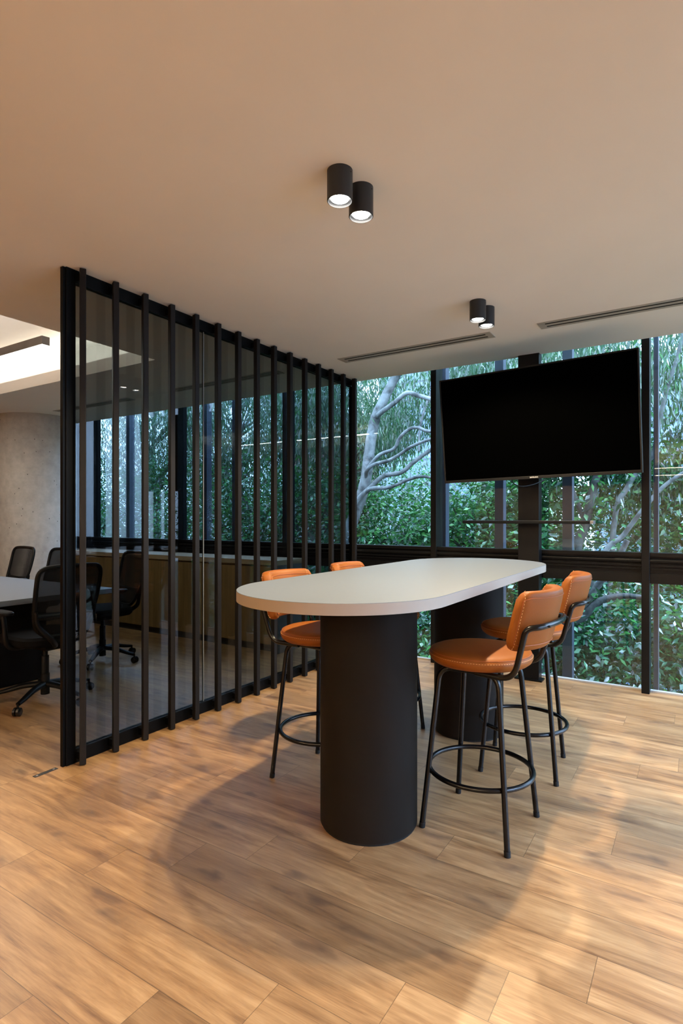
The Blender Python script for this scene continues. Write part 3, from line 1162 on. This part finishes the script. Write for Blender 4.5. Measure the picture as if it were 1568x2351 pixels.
# ------------------------------------------------------------------ outside
gr = MB().box(-60, 60, 5.3, 70, -5.2, -5.0).build('ground', M['ground'])
tag(gr, kind='structure')


def leaves_mesh(name, mat, parent, clusters, per, length, width, droop, seed, spread=.28):
    r = np.random.default_rng(seed)
    C_ = np.repeat(np.array(clusters, dtype=np.float64), per, axis=0)
    n = len(C_)
    off = r.normal(0, 1, (n, 3)) * np.array([spread, spread, spread * .8])
    pos = C_[:, :3] + off
    yaw = r.uniform(0, 2 * PI, n)
    if droop > .5:
        pitch = r.normal(-1.15, .3, n)
    else:
        pitch = r.normal(-.35, .45, n)
    d = np.stack([np.cos(yaw) * np.cos(pitch), np.sin(yaw) * np.cos(pitch), np.sin(pitch)], 1)
    side = np.stack([-np.sin(yaw), np.cos(yaw), np.zeros(n)], 1)
    roll = r.normal(0, .6, n)[:, None]
    upv = np.cross(d, side)
    s2 = side * np.cos(roll) + upv * np.sin(roll)
    u2 = np.cross(d, s2)
    ln = (length * r.uniform(.65, 1.25, n))[:, None]
    wd = (width * r.uniform(.7, 1.2, n))[:, None]
    a = pos
    b = pos + d * ln * .45 + s2 * wd * .5 + u2 * wd * .12
    c_ = pos + d * ln
    e_ = pos + d * ln * .45 - s2 * wd * .5 + u2 * wd * .12
    m_ = pos + d * ln * .5 - u2 * wd * .06
    V_ = np.stack([a, b, c_, e_], 1).reshape(-1, 3)
    # two triangles folded along the midrib
    base = np.arange(n)[:, None] * 4
    F_ = np.concatenate([base + np.array([0, 1, 2]), base + np.array([0, 2, 3])], 1).reshape(-1)
    me = bpy.data.meshes.new(name)
    me.vertices.add(len(V_))
    me.vertices.foreach_set('co', V_.astype(np.float32).ravel())
    nf = n * 2
    me.loops.add(nf * 3)
    me.loops.foreach_set('vertex_index', F_.astype(np.int32))
    me.polygons.add(nf)
    me.polygons.foreach_set('loop_start', (np.arange(nf) * 3).astype(np.int32))
    me.update(calc_edges=True)
    me.materials.append(mat)
    ob = bpy.data.objects.new(name, me)
    COL.objects.link(ob)
    ob.parent = parent
    return ob


def crown_clusters(cx_, cy_, cz, rx, ry, rz, n, seed, shell=.55):
    r = np.random.default_rng(seed)
    out = []
    while len(out) < n:
        p = r.uniform(-1, 1, 3)
        q = np.linalg.norm(p)
        if q > 1 or (q < shell and r.random() < .75):
            continue
        out.append((cx_ + p[0] * rx, cy_ + p[1] * ry, cz + p[2] * rz))
    return out


def tree(x, y, cz, rx, ry, rz, kind, n, per, label, group, seed, limbs=None, name='leafy_tree'):
    root = tag(empty(name, (x, y, -5.0)), label, 'tree', group)
    cl = crown_clusters(0, 0, cz + 5.0, rx, ry, rz, n, seed)
    r = random.Random(seed)
    m = MB()
    base = Vector((r.uniform(-.2, .2), 0, 0))
    top = Vector((0, 0, cz + 5.0 + rz * .5))
    if limbs is None:
        tr_ = [base, Vector((.1, .05, 2.5)), Vector((-.05, 0, 4.2)), top]
        m.tube(catmull(tr_, 5), [.14, .12, .09, .03], 8)
        for i in range(0, n, 4):
            c_ = Vector(cl[i])
            hgt = max(1.5, c_.z - r.uniform(.5, 1.4))
            hgt = min(hgt, top.z - .2)
            s0 = Vector((.03, .02, hgt))
            mid = s0.lerp(c_, .5) + Vector((r.uniform(-.15, .15), r.uniform(-.1, .1), r.uniform(0, .2)))
            m.tube(catmull([s0, mid, c_], 4), [.032, .02, .008], 6)
    else:
        for path, r0, r1 in limbs:
            loc = [Vector(p) - Vector((x, y, -5.0)) for p in path]
            m.tube(catmull(loc, 5), [r0, (r0 + r1) / 2, r1], 10)
    m.build('trunk', M['bark_pale'] if kind == 'gum' else M['bark_dark'], root, smooth=True)
    if kind == 'gum':
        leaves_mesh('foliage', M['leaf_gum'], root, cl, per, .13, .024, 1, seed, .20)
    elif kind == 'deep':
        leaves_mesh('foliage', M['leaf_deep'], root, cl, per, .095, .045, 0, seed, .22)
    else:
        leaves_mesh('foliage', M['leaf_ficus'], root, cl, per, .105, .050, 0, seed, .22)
    return root


BR = {
    'trunk': [(-4.7, 7.5, -5), (-4.75, 7.45, -2), (-4.6, 7.4, .4), (-4.546, 7.4, 1.064), (-4.43, 7.4, 1.396), (-4.255, 7.4, 1.852), (-4.165, 7.4, 2.433), (-4.077, 7.4, 2.814), (-3.945, 7.4, 3.058), (-3.802, 7.4, 3.296), (-3.627, 7.4, 3.525), (-3.387, 7.45, 3.799), (-3.2, 7.5, 4.5)],
    'b1': [(-4.06, 7.4, 2.80), (-3.978, 7.33, 2.854), (-3.716, 7.3, 2.984), (-3.509, 7.28, 3.097), (-3.342, 7.3, 3.047), (-3.177, 7.3, 2.986), (-2.891, 7.25, 2.895), (-2.586, 7.2, 3.006)],
    'b2': [(-4.24, 7.4, 1.95), (-4.168, 7.32, 2.05), (-4.0, 7.3, 2.22), (-3.892, 7.3, 2.277), (-3.716, 7.3, 2.329), (-3.626, 7.3, 2.478), (-3.475, 7.3, 2.589), (-3.342, 7.3, 2.597), (-3.177, 7.3, 2.534), (-2.891, 7.3, 2.541)],
    'b3': [(-4.24, 7.4, 1.93), (-4.111, 7.2, 2.027), (-3.981, 7.2, 2.109), (-3.769, 7.2, 2.148), (-3.596, 7.2, 2.219), (-3.395, 7.2, 2.328), (-3.102, 7.2, 2.409), (-2.79, 7.2, 2.432)],
    'b4': [(-4.50, 7.4, 1.30), (-4.37, 7.3, 1.525), (-4.272, 7.3, 1.653), (-4.095, 7.3, 1.791), (-3.892, 7.3, 1.942), (-3.612, 7.3, 1.981), (-3.442, 7.3, 2.096), (-3.243, 7.3, 2.225), (-3.081, 7.3, 2.287), (-2.767, 7.3, 2.267)],
    'b5': [(-4.27, 7.3, 1.66), (-4.095, 7.28, 1.760), (-3.892, 7.25, 1.765), (-3.716, 7.25, 1.786), (-3.475, 7.25, 1.871), (-3.243, 7.2, 1.905), (-3.017, 7.2, 1.866)],
    'b6': [(-3.274, 7.6, 3.144), (-3.355, 7.55, 2.902), (-3.41, 7.5, 2.592), (-3.376, 7.4, 2.275)],
}
LIMB = [(BR['trunk'], .11, .05), (BR['b1'], .038, .028), (BR['b2'], .030, .022), (BR['b3'], .030, .020), (BR['b4'], .042, .026), (BR['b5'], .034, .018), (BR['b6'], .02, .014)]
GT = 'trees close outside the window wall'
big = tree(-4.2, 8.25, 3.9, 2.4, .85, 1.5, 'gum', 190, 110, 'pale barked gum tree with branches sweeping right across the leftmost clear pane', GT, 11, LIMB, 'gum_tree')
rt = tree(-0.6, 7.6, 3.3, 1.6, .8, 1.9, 'gum', 170, 100, 'gum tree with a thin dark bent stem in the rightmost pane', GT, 12,
          [([(-1.0, 7.4, -5), (-.95, 7.3, -1), (-.85, 7.2, 1.2), (-0.707, 7.2, 1.676), (-0.549, 7.2, 1.916), (-0.446, 7.2, 2.056), (-0.383, 7.2, 2.438), (-0.299, 7.2, 2.812), (-0.196, 7.2, 3.178), (0, 7.3, 4.2)], .035, .018),
           ([(-1.5, 7.1, -5), (-1.3, 7.1, -.6), (-0.952, 7.0, 0.838), (-0.731, 7.0, 1.137), (-0.534, 7.0, 1.425), (-0.352, 7.0, 1.657), (-0.112, 7.0, 1.833), (.3, 7.0, 2.0)], .035, .016)], 'gum_tree')
tree(-1.35, 8.0, 1.0, 1.4, .9, 1.9, 'ficus', 150, 95, 'bushy green tree with a forked stem under the television', GT, 13,
     [([(-1.3, 7.3, -5), (-1.25, 7.3, -1), (-1.265, 7.2, 0.761), (-1.144, 7.2, 1.279), (-1.036, 7.2, 1.787), (-0.887, 7.2, 2.083)], .08, .035),
      ([(-1.144, 7.2, 1.25), (-1.265, 7.2, 1.589), (-1.363, 7.2, 1.852), (-1.462, 7.2, 2.013)], .03, .02)])
tree(-0.75, 6.75, -.65, 1.2, .45, 1.25, 'deep', 150, 85, 'dark leafy shrub tree behind the right lower panes', GT, 14,
     [([(-1.9, 6.6, -5), (-1.6, 6.5, -1), (-1.3, 6.4, .15), (-1.081, 6.4, 0.276), (-0.946, 6.4, 0.415), (-0.85, 6.4, 0.491), (-0.668, 6.4, 0.544), (-0.473, 6.4, 0.541)], .07, .024),
      ([(-1.2, 6.4, .2), (-1.017, 6.4, 0.441), (-0.921, 6.4, 0.607), (-0.83, 6.4, 0.725), (-0.748, 6.4, 0.841), (-0.629, 6.4, 1.11)], .04, .028)])
specs = [
    (-2.7, 8.3, .4, 1.4, .8, 1.7, 'ficus', 150, 95, 'bright green bushy tree left of the window column'),
    (-4.3, 8.6, .1, 1.6, .8, 1.7, 'ficus', 150, 95, 'bright green bushy tree filling the foot of the leftmost clear pane'),
    (-2.2, 7.0, -.9, 1.3, .5, 1.0, 'ficus', 110, 80, 'low green shrub tree glimpsed between the two drum legs'),
    (-3.9, 7.1, -1.0, 1.3, .5, 1.0, 'deep', 100, 80, 'low dark shrub tree behind the far end of the screen'),
    (0.9, 7.8, .6, 1.5, .8, 2.3, 'ficus', 160, 95, 'bushy green tree at the right edge of the window wall'),
    (-5.9, 8.4, .7, 1.5, .9, 1.7, 'deep', 130, 90, 'dark tree behind the last fins of the screen'),
    (-7.4, 8.6, .7, 1.5, .9, 1.8, 'deep', 130, 90, 'dark tree behind the middle fins of the screen'),
    (-9.0, 8.8, .7, 1.6, .9, 1.8, 'deep', 130, 90, 'dark tree behind the fourth fin of the screen'),
    (-10.8, 9.0, .8, 1.7, .9, 1.9, 'deep', 130, 90, 'dark tree behind the second fin of the screen'),
    (-12.8, 9.2, .8, 1.7, .9, 1.9, 'deep', 120, 90, 'dark tree at the left end of the meeting room window'),
    (-15.2, 9.4, 1.6, 1.7, .9, 2.6, 'deep', 150, 90, 'tall dark tree seen just right of the concrete column'),
    (-6.2, 9.4, 3.2, 1.8, .9, 1.5, 'gum', 190, 100, 'drooping gum tree high behind the last fins of the screen'),
    (-8.9, 9.6, 3.4, 2.0, .9, 1.6, 'gum', 190, 100, 'drooping gum tree high behind the middle fins of the screen'),
    (-11.9, 9.8, 3.6, 2.1, .9, 1.8, 'gum', 190, 100, 'drooping gum tree high behind the first fins of the screen'),
    (-2.3, 9.6, 3.6, 1.9, .9, 1.5, 'gum', 190, 100, 'gum tree whose top shows above the television'),
    (1.2, 9.0, 3.6, 1.8, .9, 1.6, 'gum', 190, 100, 'gum tree top in the upper right corner of the glazing'),
]
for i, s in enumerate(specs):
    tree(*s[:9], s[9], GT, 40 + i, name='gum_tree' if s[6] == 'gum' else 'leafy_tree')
# further row
far = [(-19.5, 12.4), (-12.5, 13.5), (-9.5, 13), (-6.6, 13.4), (-3.8, 13), (-1.0, 13.5), (2.0, 13), (5.0, 12)]
src = tree(far[0][0], far[0][1], .4, 2.0, 1.2, 2.6, 'deep', 220, 90, 'far row tree', 'trees of the further row', 77)
words = ['leftmost tree of the further row, beyond the concrete column side', 'second tree from the left in the further row', 'third tree from the left in the further row',
         'fourth tree from the left in the further row', 'further row tree glimpsed through the leftmost clear pane', 'further row tree behind the television',
         'further row tree behind the rightmost pane', 'rightmost tree of the further row']
for i, (x, y) in enumerate(far):
    o = src if i == 0 else copy_tree(src)
    o.location = (x, y, -5)
    o.rotation_euler.z = i * 1.3
    tag(o, words[i], 'tree', 'trees of the further row')


def building(x, y, w, d, h, mat, label, pane=None):
    b = tag(empty('office_building', (x, y, -5)), label, 'building', 'buildings behind the trees')
    MB().box(-w / 2, w / 2, 0, d, 0, h).build('facade', mat, b)
    MB().box(-w / 2 - .2, w / 2 + .2, -.2, d, h, h + .4).build('roof_edge', M['facade_pane'], b)
    if pane:
        for k_ in range(3):
            for q in range(4):
                MB().box(-w / 2 + .6 + q * (w - 1) / 4, -w / 2 + .2 + (q + 1) * (w - 1) / 4, -.05, .02, 4 + k_ * 3, 5.6 + k_ * 3).build('window', M['facade_pane'], b)


building(-9.2, 22, 5.5, 6, 13.2, M['facade'], 'blue-grey panelled office building glimpsed through the branches of the leftmost clear pane')
building(-0.5, 24, 6, 6, 12, M['facade'], 'blue-grey office building glimpsed in the rightmost pane')
building(-16.5, 24, 4, 6, 11, M['facade_red'], 'dull red building glimpsed low behind the far fins', True)
